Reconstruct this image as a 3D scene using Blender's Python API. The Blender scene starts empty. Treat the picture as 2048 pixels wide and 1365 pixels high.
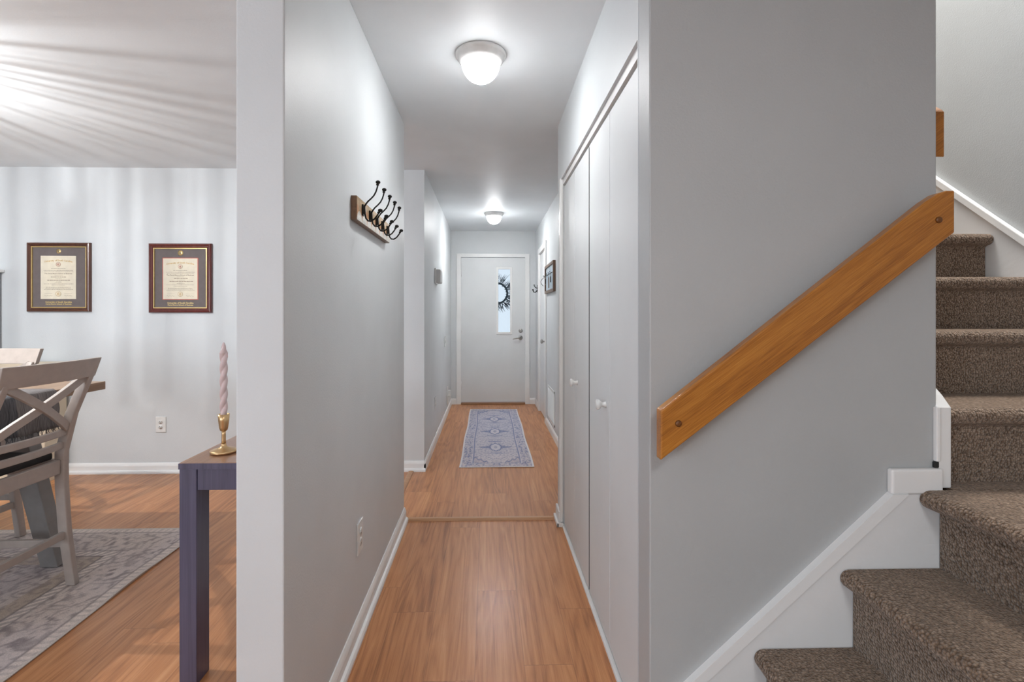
import bpy, bmesh, math, random
from mathutils import Vector, Matrix
random.seed(7)
PI = math.pi
S = bpy.context.scene
C = S.collection

# ------------------------------------------------------------------ camera, world, big lights, exposure
cd = bpy.data.cameras.new('camera')
cd.sensor_width = 36.0
cd.lens = 36.0 * 980 / 2048
cd.shift_x = 24 / 2048
cd.shift_y = -54.5 / 2048
cd.clip_start = 0.02
cam = bpy.data.objects.new('camera', cd)
C.objects.link(cam)
cam.location = (0, 0, 1.273)
cam.rotation_euler = (PI / 2, 0, -math.atan(25 / 980))
S.camera = cam
S.view_settings.view_transform = 'Standard'
S.view_settings.look = 'None'
S.view_settings.gamma = 1
S.view_settings.use_curve_mapping = False
S.view_settings.exposure = 0.25

w = bpy.data.worlds.new('daylight')
S.world = w
w.use_nodes = True
bg = w.node_tree.nodes['Background']
bg.inputs[0].default_value = (0.80, 0.90, 1.0, 1)
bg.inputs[1].default_value = 0.8

def area(name, loc, rot, sx, sy, power, col=(1, 1, 1), spread=None):
    l = bpy.data.lights.new(name, 'AREA')
    l.shape = 'RECTANGLE'
    l.size, l.size_y = sx, sy
    l.energy = power
    l.color = col
    if spread:
        l.spread = spread
    o = bpy.data.objects.new(name, l)
    C.objects.link(o)
    o.location = loc
    o.rotation_euler = rot
    return o
# added fill light behind the camera, then daylight through the dining room windows
area('rear_fill_light', (-1.0, -2.4, 1.5), (PI / 2, 0, 0), 1.6, 1.5, 13, (0.96, 0.985, 1.0))
area('dining_window_light', (-3.6, -2.4, 1.45), (PI / 2, 0, 0), 2.0, 1.5, 70, (0.74, 0.86, 1.0))
# skylight at the head of the stairwell
area('stairwell_skylight', (1.72, 2.3, 4.80), (math.radians(-34), 0, 0), 0.7, 1.2, 150, (1.0, 0.97, 0.93))

# unseen overhead fill, added to brighten the stairs and near floor
area('overhead_fill_light', (0.35, -0.9, 2.42), (0, 0, 0), 0.5, 0.5, 18, (0.96, 0.985, 1.0))

# ------------------------------------------------------------------ mesh helpers
class MB:
    def __init__(s):
        s.v = []; s.f = []; s.sm = []
    def add(s, vs, fs, smooth=False):
        n = len(s.v)
        s.v += [tuple(p) for p in vs]
        s.f += [tuple(i + n for i in f) for f in fs]
        s.sm += [smooth] * len(fs)
        return s
    def box(s, x0, x1, y0, y1, z0, z1):
        x0, x1 = sorted((x0, x1)); y0, y1 = sorted((y0, y1)); z0, z1 = sorted((z0, z1))
        v = [(x, y, z) for x in (x0, x1) for y in (y0, y1) for z in (z0, z1)]
        return s.add(v, [(0, 1, 3, 2), (4, 6, 7, 5), (0, 4, 5, 1), (2, 3, 7, 6), (0, 2, 6, 4), (1, 5, 7, 3)])
    def prism(s, poly, axis, a, b):
        """poly: 2-D points; axis the extrusion axis; the two other axes in x,y,z order"""
        def P(u, w_, t):
            return {'x': (t, u, w_), 'y': (u, t, w_), 'z': (u, w_, t)}[axis]
        n = len(poly)
        v = [P(u, w_, a) for u, w_ in poly] + [P(u, w_, b) for u, w_ in poly]
        f = [tuple(range(n))[::-1], tuple(range(n, 2 * n))]
        f += [(i, (i + 1) % n, (i + 1) % n + n, i + n) for i in range(n)]
        return s.add(v, f)
    def tube(s, pts, r, n=10, smooth=True, cap=True):
        pts = [Vector(p) for p in pts]
        rs = r if isinstance(r, (list, tuple)) else [r] * len(pts)
        up = None; rings = []
        for i, p in enumerate(pts):
            t = (pts[min(i + 1, len(pts) - 1)] - pts[max(i - 1, 0)]).normalized()
            if up is None:
                up = Vector((0, 0, 1)) if abs(t.z) < 0.9 else Vector((1, 0, 0))
            a = t.cross(up)
            if a.length < 1e-6:
                a = t.orthogonal()
            a.normalize()
            b = a.cross(t).normalized(); up = b
            rings.append([p + rs[i] * (math.cos(2 * PI * k / n) * a + math.sin(2 * PI * k / n) * b) for k in range(n)])
        v = [q for rg in rings for q in rg]
        f = [(i * n + k, i * n + (k + 1) % n, (i + 1) * n + (k + 1) % n, (i + 1) * n + k) for i in range(len(pts) - 1) for k in range(n)]
        if cap:
            f += [tuple(range(n))[::-1], tuple((len(pts) - 1) * n + k for k in range(n))]
        return s.add(v, f, smooth)
    def lathe(s, prof, c, axis='z', n=40, smooth=True):
        """prof: list of (r, h) along axis from c"""
        v = []; f = []
        for r, h in prof:
            for k in range(n):
                a = 2 * PI * k / n
                u, w_ = r * math.cos(a), r * math.sin(a)
                p = {'z': (u, w_, h), 'y': (u, h, w_), 'x': (h, u, w_)}[axis]
                v.append((c[0] + p[0], c[1] + p[1], c[2] + p[2]))
        m = len(prof)
        for i in range(m - 1):
            for k in range(n):
                f.append((i * n + k, i * n + (k + 1) % n, (i + 1) * n + (k + 1) % n, (i + 1) * n + k))
        f.append(tuple(range(n))[::-1]); f.append(tuple((m - 1) * n + k for k in range(n)))
        return s.add(v, f, smooth)
    def ball(s, c, r, n=12, sq=(1, 1, 1)):
        v = []; f = []
        for i in range(1, n):
            t = PI * i / n
            for k in range(2 * n):
                a = PI * k / n
                v.append((c[0] + sq[0] * r * math.sin(t) * math.cos(a), c[1] + sq[1] * r * math.sin(t) * math.sin(a), c[2] + sq[2] * r * math.cos(t)))
        m = 2 * n
        for i in range(n - 2):
            for k in range(m):
                f.append((i * m + k, i * m + (k + 1) % m, (i + 1) * m + (k + 1) % m, (i + 1) * m + k))
        v += [(c[0], c[1], c[2] + sq[2] * r), (c[0], c[1], c[2] - sq[2] * r)]
        t0 = len(v) - 2
        for k in range(m):
            f.append((t0, (k + 1) % m, k)); f.append((t0 + 1, (n - 2) * m + k, (n - 2) * m + (k + 1) % m))
        return s.add(v, f, True)
    def build(s, name, mat, parent=None, bevel=0, seg=2, label=None, fix=True):
        me = bpy.data.meshes.new(name)
        o = bpy.data.objects.new(name, me)
        off = Vector((0, 0, 0))
        p = parent
        while p is not None:
            off += p.location; p = p.parent
        me.from_pydata([tuple(Vector(v) - off) for v in s.v], [], s.f)
        for i, pl in enumerate(me.polygons):
            pl.use_smooth = s.sm[i]
        if fix:
            b = bmesh.new(); b.from_mesh(me)
            bmesh.ops.recalc_face_normals(b, faces=b.faces[:])
            b.to_mesh(me); b.free()
        me.materials.append(mat)
        C.objects.link(o)
        if parent is not None:
            o.parent = parent
        if bevel:
            md = o.modifiers.new('bevel', 'BEVEL')
            md.width = bevel; md.segments = seg; md.limit_method = 'ANGLE'; md.angle_limit = math.radians(50)
        if label:
            o['label'] = label
        return o

def tag(o, label, cat, group=None, kind=None):
    o['label'] = label; o['category'] = cat
    if group: o['group'] = group
    if kind: o['kind'] = kind
    return o
def struct(o, label=None):
    o['kind'] = 'structure'
    if label: o['label'] = label
    return o
def thing(name, loc, label, cat, group=None):
    o = bpy.data.objects.new(name, None)
    o.empty_display_size = 0.1
    o.location = loc
    C.objects.link(o)
    return tag(o, label, cat, group)
def sroot(name, loc):
    o = bpy.data.objects.new(name, None); o.location = loc; o.empty_display_size = 0.1
    C.objects.link(o); o['kind'] = 'structure'
    return o

# ------------------------------------------------------------------ material helpers
class NT:
    def __init__(s, name):
        s.m = bpy.data.materials.new(name); s.m.use_nodes = True
        s.n = s.m.node_tree.nodes; s.l = s.m.node_tree.links
        s.b = s.n['Principled BSDF']
    def node(s, t, **k):
        x = s.n.new(t)
        for a, b in k.items(): setattr(x, a, b)
        return x
    def link(s, a, b): s.l.new(a, b)
    def math(s, op, a, b=None, c=None):
        x = s.n.new('ShaderNodeMath'); x.operation = op
        for i, q in enumerate((a, b, c)):
            if q is None: continue
            if isinstance(q, (int, float)): x.inputs[i].default_value = q
            else: s.l.new(q, x.inputs[i])
        return x.outputs[0]
    def comb(s, x_, y_, z_):
        x = s.n.new('ShaderNodeCombineXYZ')
        for i, q in enumerate((x_, y_, z_)):
            if isinstance(q, (int, float)): x.inputs[i].default_value = q
            else: s.l.new(q, x.inputs[i])
        return x.outputs[0]
    def noise(s, vec, scale, detail=3, rough=0.5, dist=0):
        x = s.n.new('ShaderNodeTexNoise')
        x.inputs['Scale'].default_value = scale; x.inputs['Detail'].default_value = detail
        x.inputs['Roughness'].default_value = rough; x.inputs['Distortion'].default_value = dist
        if vec is not None: s.l.new(vec, x.inputs['Vector'])
        return x.outputs['Fac']
    def ramp(s, fac, stops):
        x = s.n.new('ShaderNodeValToRGB')
        e = x.color_ramp.elements
        while len(e) < len(stops): e.new(0.5)
        for i, (p, c) in enumerate(stops):
            e[i].position = p; e[i].color = (*c, 1)
        s.l.new(fac, x.inputs[0])
        return x.outputs[0]
    def mix(s, fac, a, b, mode='MIX'):
        x = s.n.new('ShaderNodeMix'); x.data_type = 'RGBA'; x.blend_type = mode
        for i, q in ((0, fac), (6, a), (7, b)):
            if isinstance(q, (int, float)): x.inputs[i].default_value = q
            elif isinstance(q, tuple): x.inputs[i].default_value = (*q, 1)
            else: s.l.new(q, x.inputs[i])
        return x.outputs[2]
    def bump(s, h, strength, dist):
        x = s.n.new('ShaderNodeBump')
        x.inputs['Strength'].default_value = strength; x.inputs['Distance'].default_value = dist
        s.l.new(h, x.inputs['Height']); s.l.new(x.outputs[0], s.b.inputs['Normal'])
    def coord(s, which='Object'):
        return s.n.new('ShaderNodeTexCoord').outputs[which]
    def xyz(s, v):
        x = s.n.new('ShaderNodeSeparateXYZ'); s.l.new(v, x.inputs[0]); return x.outputs

def paint(name, col, rough=0.5, bump=0.15, bscale=180, spec=0.5, var=0.03):
    t = NT(name); t.b.inputs['Roughness'].default_value = rough
    t.b.inputs['Specular IOR Level'].default_value = spec
    co = t.coord()
    n2 = t.noise(co, 3.0, 4)
    a = tuple(c * (1 - var) for c in col); b = tuple(min(1, c * (1 + var)) for c in col)
    t.link(t.ramp(n2, [(0.3, a), (0.7, b)]), t.b.inputs['Base Color'])
    if bump:
        t.bump(t.noise(co, bscale, 2), bump, 0.002)
    return t.m
def plain(name, col, rough=0.5, metal=0.0, coat=0.0, spec=0.5):
    t = NT(name)
    co = t.coord(); n = t.noise(co, 25, 3)
    t.link(t.ramp(n, [(0.3, tuple(c * 0.94 for c in col)), (0.7, tuple(min(1, c * 1.05) for c in col))]), t.b.inputs['Base Color'])
    t.b.inputs['Roughness'].default_value = rough; t.b.inputs['Metallic'].default_value = metal
    t.b.inputs['Coat Weight'].default_value = coat
    t.b.inputs['Specular IOR Level'].default_value = spec
    return t.m
def wood(name, dark, light, axis=0, scale=1.0, rough=0.4, coat=0.0, bands=28, dist=1.2, contrast=(0.3, 0.75)):
    """grain that runs along object axis 0/1/2"""
    t = NT(name); co = t.coord(); c = t.xyz(co)
    st = [t.math('MULTIPLY', c[i], (1.2 if i == axis else bands) * scale) for i in range(3)]
    v = t.comb(*st)
    n1 = t.noise(v, 1.0, 5, 0.6, dist)
    st2 = [t.math('MULTIPLY', c[i], (6 if i == axis else 260) * scale) for i in range(3)]
    n2 = t.noise(t.comb(*st2), 1.0, 2, 0.5)
    f = t.math('ADD', t.math('MULTIPLY', n1, 0.75), t.math('MULTIPLY', n2, 0.25))
    t.link(t.ramp(f, [(contrast[0], dark), (contrast[1], light)]), t.b.inputs['Base Color'])
    t.b.inputs['Roughness'].default_value = rough; t.b.inputs['Coat Weight'].default_value = coat
    t.b.inputs['Coat Roughness'].default_value = 0.2
    t.bump(f, 0.15, 0.001)
    return t.m

# wall, ceiling, trim paints
M_wall = paint('wall_paint_light_grey', (0.660, 0.682, 0.692), 0.5, 0.25, 160)
M_wall_shaded = paint('wall_paint_stairwell_shade', (0.462, 0.474, 0.476), 0.5, 0.35, 160)  # wall paint darkened: the stairwell's dimmer light is put into the colour
M_ceil = paint('ceiling_paint', (0.81, 0.85, 0.875), 0.55, 0.15, 140)
M_trim = paint('trim_paint_white', (0.86, 0.86, 0.85), 0.35, 0.1, 60)
M_skirt = paint('skirt_paint_pale', (0.83, 0.83, 0.825), 0.45, 0.35, 45)
M_door = paint('door_paint_pale', (0.73, 0.745, 0.75), 0.38, 0.1, 80)
M_closet = paint('closet_door_paint', (0.73, 0.745, 0.75), 0.52, 0.1, 90)
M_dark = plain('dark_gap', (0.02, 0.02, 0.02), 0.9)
M_plastic = plain('white_plastic', (0.78, 0.78, 0.76), 0.3)
M_slot = plain('slot_dark', (0.06, 0.06, 0.06), 0.6)

def floor_mat():
    t = NT('laminate_planks'); co = t.coord(); c = t.xyz(co)
    PW, PL = 0.178, 1.22
    ux = t.math('DIVIDE', t.math('ADD', c[0], 0.045), PW)
    row = t.math('FLOOR', ux); fx = t.math('FRACT', ux)
    wn = t.node('ShaderNodeTexWhiteNoise', noise_dimensions='1D'); t.link(row, wn.inputs['W'])
    uy = t.math('ADD', t.math('DIVIDE', c[1], PL), t.math('MULTIPLY', wn.outputs['Value'], 3.7))
    col_ = t.math('FLOOR', uy); fy = t.math('FRACT', uy)
    w2 = t.node('ShaderNodeTexWhiteNoise', noise_dimensions='2D'); t.link(t.comb(row, col_, 0), w2.inputs['Vector'])
    rnd = w2.outputs['Value']
    ox = t.math('MULTIPLY', rnd, 37.0)
    gx = t.math('ADD', t.math('MULTIPLY', c[0], 9.0), ox); gy = t.math('ADD', t.math('MULTIPLY', c[1], 0.75), ox)
    warp = t.noise(t.comb(gx, gy, 0), 0.9, 2, 0.5, 0.6)
    # cathedral figure
    rings = t.math('FRACT', t.math('MULTIPLY', warp, 9.0))
    tri = t.math('ABSOLUTE', t.math('SUBTRACT', rings, 0.5))
    fine = t.noise(t.comb(t.math('MULTIPLY', c[0], 210), t.math('MULTIPLY', c[1], 5.5), ox), 1.0, 4, 0.65)
    med = t.noise(t.comb(t.math('MULTIPLY', c[0], 42), t.math('MULTIPLY', c[1], 1.6), ox), 1.0, 4, 0.6, 0.5)
    f = t.math('ADD', t.math('MULTIPLY', tri, 0.30), t.math('ADD', t.math('MULTIPLY', fine, 0.34), t.math('MULTIPLY', med, 0.52)))
    f = t.math('ADD', f, t.math('MULTIPLY', t.math('SUBTRACT', rnd, 0.5), 0.12))
    colr = t.ramp(f, [(0.30, (0.29, 0.108, 0.038)), (0.48, (0.47, 0.196, 0.076)), (0.62, (0.56, 0.252, 0.106)), (0.8, (0.66, 0.34, 0.16))])
    # seams
    ex = t.math('MINIMUM', fx, t.math('SUBTRACT', 1.0, fx)); ey = t.math('MINIMUM', fy, t.math('SUBTRACT', 1.0, fy))
    sx = t.math('LESS_THAN', ex, 0.006); sy = t.math('LESS_THAN', ey, 0.0012)
    seam = t.math('MAXIMUM', sx, sy)
    colr = t.mix(t.math('MULTIPLY', seam, 0.35), colr, (0.12, 0.06, 0.035))
    t.link(colr, t.b.inputs['Base Color'])
    t.link(t.math('ADD', 0.30, t.math('MULTIPLY', fine, 0.10)), t.b.inputs['Roughness']); t.b.inputs['Specular IOR Level'].default_value = .35; t.b.inputs['Coat Weight'].default_value = .2; t.b.inputs['Coat Roughness'].default_value = .26
    t.bump(t.math('SUBTRACT', fine, t.math('MULTIPLY', seam, 1.5)), 0.06, 0.0006)
    return t.m
M_floor = floor_mat()

def carpet_mat():
    t = NT('brown_loop_carpet'); co = t.coord()
    vo = t.node('ShaderNodeTexVoronoi'); vo.inputs['Scale'].default_value = 165; t.link(co, vo.inputs['Vector'])
    vo.inputs['Randomness'].default_value = 0.85
    sp = t.noise(co, 320, 2, 0.7)
    d = vo.outputs['Distance']
    wn = t.node('ShaderNodeTexWhiteNoise'); t.link(vo.outputs['Position'], wn.inputs['Vector'])
    base = t.ramp(wn.outputs['Value'], [(0.0, (0.20, 0.132, 0.086)), (0.5, (0.275, 0.188, 0.128)), (0.85, (0.36, 0.258, 0.185)), (1.0, (0.46, 0.345, 0.26))])
    dark = t.ramp(d, [(0.25, (1, 1, 1)), (0.75, (0.25, 0.22, 0.2))])
    t.link(t.mix(0.9, base, dark, 'MULTIPLY'), t.b.inputs['Base Color'])
    t.b.inputs['Roughness'].default_value = 0.95
    t.b.inputs['Sheen Weight'].default_value = 0.5; t.b.inputs['Sheen Roughness'].default_value = 0.5
    t.b.inputs['Sheen Tint'].default_value = (0.9, 0.78, 0.68, 1)
    t.b.inputs['Specular IOR Level'].default_value = 0.1
    h = t.math('ADD', t.math('SUBTRACT', 1.0, d), t.math('MULTIPLY', sp, 0.3))
    t.bump(h, 1.0, 0.006)
    return t.m
M_carpet = carpet_mat()

# ------------------------------------------------------------------ structure
XL, XL2 = -0.512, -0.632          # hall face and dining face of the left partition
XR = 0.44                          # closet wall
XF = 0.68                          # far hall right wall
YS = 1.32                          # wall that carries the lower handrail
XE = 1.238                         # its right end
XS = 2.162                         # right wall of the stairwell
YD, YF = 3.985, 6.9
ZC = 2.44
B = -2.5
struct(MB().box(-5.2, XS + .1, B, YF + .1, -0.06, 0).build('floor', M_floor))
mb = MB()
mb.box(-5.2, XE, B, YF + .1, ZC, ZC + .1)
mb.box(XE, XS + .1, B, YS, ZC, ZC + .1)
struct(mb.build('ceiling', M_ceil))
struct(MB().box(XE, XS + .1, YS - .1, 5.2, 5.0, 5.1).build('ceiling_stairwell', M_ceil))
struct(MB().box(XL2, XL, 1.247, 3.024, 0, ZC).build('wall_hall_left', M_wall, bevel=.004))
struct(MB().box(-5.2, XL, YD, YD + .12, 0, ZC).build('wall_dining_back', M_wall))
struct(MB().box(XL - .12, XL, YD + .12, YF, 0, ZC).build('wall_hall_far_left', M_wall))
struct(MB().box(-5.32, -5.2, B, YD + .12, 0, ZC).build('wall_dining_left', M_wall))
struct(MB().box(-5.32, XS + .1, B - .1, B, 0, ZC).build('wall_behind', M_wall))
# end wall with the front door opening (x -0.385..0.540, z 0..2.075)
mb = MB()
mb.box(XL - .12, -0.385, YF, YF + .14, 0, ZC); mb.box(0.540, XF + .12, YF, YF + .14, 0, ZC); mb.box(-0.385, 0.540, YF, YF + .14, 2.075, ZC)
struct(mb.build('wall_far', M_wall))
# closet wall with the bifold opening (y 1.427..2.93, z 0..2.078)
mb = MB()
mb.box(XR, XR + .1, YS + .1, 1.427, 0, ZC)
mb.box(XR, XR + .1, 2.925, 3.05, 0, ZC)
mb.box(XR, XR + .1, 1.427, 2.925, 2.078, ZC)
struct(mb.build('wall_closet', M_wall))
struct(MB().box(XR + .1, XF + .12, 2.95, 3.05, 0, ZC).build('wall_closet_end', M_wall))
struct(MB().box(1.0, 1.1, YS + .1, 2.95, 0, ZC).build('wall_closet_back', M_wall))
# far right hall wall with the side door opening (y 5.70..6.40)
mb = MB()
mb.box(XF, XF + .12, 3.05, 5.70, 0, ZC); mb.box(XF, XF + .12, 6.40, YF, 0, ZC); mb.box(XF, XF + .12, 5.70, 6.40, 2.05, ZC)
struct(mb.build('wall_hall_far_right', M_wall))
# wall behind the lower flight and the inner wall of the upper flight
struct(MB().box(XR, XE, YS, YS + .1, 0, 5.0).build('wall_stair_front', M_wall_shaded, bevel=.004))
struct(MB().box(XE - .1, XE, YS + .1, 5.2, 0, 5.0).build('wall_stair_inner', M_wall_shaded))
struct(MB().box(XS, XS + .1, B, 5.2, 0, 5.0).build('wall_stair_right', M_wall_shaded))
struct(MB().box(XE, XS, 5.2, 5.3, 0, 5.0).build('wall_stair_end', M_wall_shaded))

# baseboards: a board with an eased top plus a shoe moulding
def base_profile(h=.083, t=.013, shoe=True):
    p = [(0, 0), (t, 0), (t, h * .72), (t * .75, h * .86), (t * .35, h), (0, h)]
    s_ = [(t, 0), (t + .014, 0), (t + .014, .012), (t + .009, .022), (t, .026)]
    return p, s_
def baseboard(name, kind, at, a, b, sgn, shoe=True, h=.083):
    """kind 'x': board runs along x on plane y=at ; 'y': runs along y on plane x=at ; sgn = side it stands out to"""
    p, s_ = base_profile(h)
    mb = MB()
    for poly in ([p, s_] if shoe else [p]):
        q = [(at + sgn * u, z) for u, z in poly]
        if kind == 'y':
            n = len(q)
            v = [(u, a, z) for u, z in q] + [(u, b, z) for u, z in q]
        else:
            n = len(q)
            v = [(a, u, z) for u, z in q] + [(b, u, z) for u, z in q]
        f = [tuple(range(n)), tuple(range(n, 2 * n))[::-1]] + [(i, i + n, (i + 1) % n + n, (i + 1) % n) for i in range(n)]
        mb.add(v, f)
    return struct(mb.build(name, M_trim))
baseboard('baseboard_hall_left', 'y', XL, 1.25, 3.024, 1)
baseboard('baseboard_dining_back', 'x', YD, -5.2, XL + .013, -1)
baseboard('baseboard_hall_far_left', 'y', XL, YD - .013, YF, 1, shoe=False)
baseboard('baseboard_far_left_of_door', 'x', YF, XL, -0.44, -1, shoe=False)
baseboard('baseboard_far_right_of_door', 'x', YF, 0.595, XF, -1, shoe=False)
baseboard('baseboard_hall_far_right', 'y', XF, 3.05, 5.62, -1, shoe=False)
baseboard('baseboard_hall_far_right_corner', 'y', XF, 6.48, YF, -1, shoe=False)
mb = MB()
mb.box(XR - .013, XR, 2.935, 3.063, 0, .085)
mb.box(XR - .027, XR - .013, 2.905, 3.063, 0, .026)
mb.box(XR - .027, XR + .012, 2.905, 2.919, 0, .026)
struct(mb.build('baseboard_closet_corner', M_trim, bevel=.004))

# transition strips on the floor
M_strip = wood('oak_transition', (0.38, 0.19, 0.09), (0.62, 0.35, 0.18), axis=0, rough=0.35)
def strip_poly(w_, h): return [(-w_ / 2, 0), (w_ / 2, 0), (w_ * .42, h * .7), (w_ * .2, h), (-w_ * .2, h), (-w_ * .42, h * .7)]
mb = MB(); mb.prism([(3.035 + u, z) for u, z in strip_poly(.044, .013)], 'x', XL + .014, XR - .028)
struct(mb.build('trim_floor_strip_hall', M_strip), 'wooden transition strip across the hall floor')
mb = MB(); mb.prism([(-.615 + u, z) for u, z in strip_poly(.044, .010)], 'y', 3.03, YD - .028)
struct(mb.build('trim_floor_strip_dining', M_strip), 'wooden transition strip between hall and dining floor')

# ------------------------------------------------------------------ front door
M_metal = plain('satin_nickel', (0.42, 0.41, 0.39), 0.28, 1.0)
M_brassy = plain('door_sill_metal', (0.36, 0.20, 0.11), 0.45, 0.3)
mb = MB()
cx0, cx1 = -0.436, 0.592
mb.box(cx0, -0.372, YF - .016, YF, 0, 2.118); mb.box(0.530, cx1, YF - .016, YF, 0, 2.118); mb.box(-0.372, 0.530, YF - .016, YF, 2.068, 2.118)
mb.box(-0.385, -0.379, YF, YF + .14, 0, 2.075); mb.box(.536, .540, YF, YF + .14, 0, 2.075); mb.box(-0.379, .536, YF, YF + .14, 2.068, 2.075)
struct(mb.build('trim_front_door_casing', M_trim, bevel=.003))
struct(MB().box(-0.372, .530, YF - .03, YF + .14, 0, .022).build('trim_front_door_sill', M_brassy, bevel=.004))
dr = sroot('door_1', (0.078, YF + .02, .03)); dr['label'] = 'flat pale grey front door with a narrow window at the end of the hall'
gx0, gx1, gz0, gz1 = 0.148, 0.322, 1.010, 1.905
y0, y1 = YF + .006, YF + .048
mb = MB()
mb.box(-0.375, gx0, y0, y1, .030, 2.062); mb.box(gx1, .532, y0, y1, .030, 2.062)
mb.box(gx0, gx1, y0, y1, .030, gz0); mb.box(gx0, gx1, y0, y1, gz1, 2.062)
mb.build('slab', M_door, dr)
mb = MB()
for a in ((gx0 - .028, gx0 + .004, gz0 - .028, gz1 + .028), (gx1 - .004, gx1 + .028, gz0 - .028, gz1 + .028), (gx0, gx1, gz0 - .028, gz0 + .004), (gx0, gx1, gz1 - .004, gz1 + .028)):
    mb.box(a[0], a[1], y0 - .010, y0 + .002, a[2], a[3])
wf = mb.build('window_frame', M_trim, dr, bevel=.004)
t = NT('frosted_glass'); t.b.inputs['Transmission Weight'].default_value = 1.0
t.b.inputs['Roughness'].default_value = 0.12; t.b.inputs['Base Color'].default_value = (0.93, 0.97, 1.0, 1); t.b.inputs['IOR'].default_value = 1.12
t.bump(t.noise(t.coord(), 60, 2), 0.25, 0.003)
MB().box(gx0, gx1, y0 + .014, y0 + .020, gz0, gz1).build('window_pane', t.m, dr)
mb = MB(); mb.lathe([(.029, 0), (.029, -.006), (.024, -.013), (.016, -.017), (.0145, -.017)], (.468, y0, 1.034), 'y', 28)
db = mb.build('deadbolt', M_metal, dr)
MB().box(.4655, .4705, y0 - .030, y0 - .016, 1.016, 1.052).build('thumb_turn', M_metal, db, bevel=.002)
mb = MB(); mb.lathe([(.032, 0), (.032, -.006), (.026, -.014), (.012, -.018), (.012, -.050)], (.466, y0, .935), 'y', 28)
lh = mb.build('door_handle', M_metal, dr)
mb = MB(); mb.tube([(.468, y0 - .050, .935), (.44, y0 - .054, .936), (.41, y0 - .052, .930), (.375, y0 - .046, .922), (.355, y0 - .042, .918)], [.011, .010, .009, .008, .006], 12)
mb.build('lever', M_metal, lh)
for z in (1.85, 1.06, .27):
    MB().tube([(-0.372, y0 - .006, z - .05), (-0.372, y0 - .006, z + .05)], .008, 10).build('hinge', M_trim, dr)
for z in (1.034, .935):
    MB().box(.5325, .5365, y0 - .003, y0 + .03, z - .03, z + .03).build('strike_plate', M_metal, dr)

# outside the front door: porch slab, wreath on the door, pale blue railing
M_conc = plain('pale_concrete', (0.75, 0.76, 0.78), 0.8)
struct(MB().box(-3, 3, YF + .14, YF + 5, -.16, -.06).build('floor_porch', M_conc))
wr = thing('door_wreath', (.137, YF + .085, 1.565), 'round evergreen wreath hanging outside the front door window', 'wreath')
mb = MB(); rr = random.Random(3)
M_needle = plain('evergreen_needles', (0.07, 0.11, 0.14), 0.8)
for i in range(420):
    a = rr.uniform(0, 2 * PI); r0 = .125 + rr.uniform(-.008, .085)
    p = Vector((.137 + r0 * math.cos(a), YF + .085 + rr.uniform(-.02, .02), 1.565 + r0 * math.sin(a)))
    d = Vector((math.cos(a + rr.uniform(-.9, .9)), rr.uniform(-.15, .3), math.sin(a + rr.uniform(-.9, .9)))) * rr.uniform(.05, .12)
    mb.tube([p, p + d], [.0035, .0008], 4, False, True)
mb.build('foliage', M_needle, wr)
MB().tube([(.137 + .145 * math.cos(k * PI / 24), YF + .085, 1.565 + .145 * math.sin(k * PI / 24)) for k in range(49)], .014, 8).build('ring', M_needle, wr)
mb = MB(); mb.box(-1.5, 2.0, YF + 1.6, YF + 1.66, .78, .93)
for x in (-1.4, -.6, .2, 1.0, 1.8): mb.box(x, x + .07, YF + 1.6, YF + 1.66, -.06, .78)
tag(mb.build('porch_railing', plain('blue_paint', (0.10, 0.27, 0.62), 0.6)), 'blue porch railing seen through the bottom of the door window', 'railing')

# ------------------------------------------------------------------ side door, far right
mb = MB()
mb.box(XF - .015, XF, 5.62, 5.70, 0, 2.12); mb.box(XF - .015, XF, 6.40, 6.48, 0, 2.12); mb.box(XF - .015, XF, 5.70, 6.40, 2.05, 2.12)
mb.box(XF, XF + .1, 5.70, 5.706, 0, 2.05); mb.box(XF, XF + .1, 6.394, 6.40, 0, 2.05); mb.box(XF, XF + .1, 5.706, 6.394, 2.044, 2.05)
struct(mb.build('trim_side_door_casing', M_trim, bevel=.003))
d2 = sroot('door_2', (XF + .02, 6.05, .01)); d2['label'] = 'plain white side door in the right wall of the far hall'
MB().box(XF + .012, XF + .047, 5.708, 6.392, .01, 2.042).build('slab', M_door, d2)
mb = MB(); mb.lathe([(.026, 0), (.026, -.005), (.010, -.012), (.010, -.034), (.024, -.042), (.027, -.055), (.018, -.066)], (XF + .012, 5.78, .945), 'x', 24)
mb.build('door_knob', M_metal, d2)

# ------------------------------------------------------------------ closet bifold doors
cl = [1.447, 1.825, 2.200, 2.562, 2.915]
px0 = XR + .018
def bifold(name, i, knobpanel, ky, label):
    r = sroot(name, (px0, (cl[i] + cl[i + 2]) / 2, .02)); r['label'] = label
    for k in (i, i + 1):
        g0 = .0025 if k != i else .009; g1 = .0025 if k != i + 1 else .007
        p = MB().box(px0, px0 + .032, cl[k] + g0, cl[k + 1] - g1, .022, 2.030).build('panel', M_closet, r, bevel=.002)
        if k == knobpanel:
            mb = MB(); mb.lathe([(.013, 0), (.011, -.004), (.0085, -.010), (.009, -.018), (.017, -.024), (.0205, -.031), (.019, -.037), (.010, -.040)], (px0, ky, .922), 'x', 26)
            mb.build('knob', M_plastic, p)
    if i == 2:   # dark strip that paints in the shade of the gap between the two pairs
        MB().box(px0 + .0008, px0 + .031, cl[i] + .0082, cl[i] + .0088, .023, 2.029).build('gap_shade_strip', M_dark, r)
    return r
bifold('door_3', 0, 1, 1.885, 'nearer pair of white bifold closet doors')
bifold('door_4', 2, 2, 2.485, 'farther pair of white bifold closet doors')
mb = MB()
mb.box(XR + .012, XR + .06, 1.427, 2.925, 2.044, 2.078)
struct(mb.build('trim_closet_track', M_trim))
struct(MB().box(XR + .006, XR + .05, 1.427, 2.925, 0, .012).build('trim_closet_floor_guide', M_trim))
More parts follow.
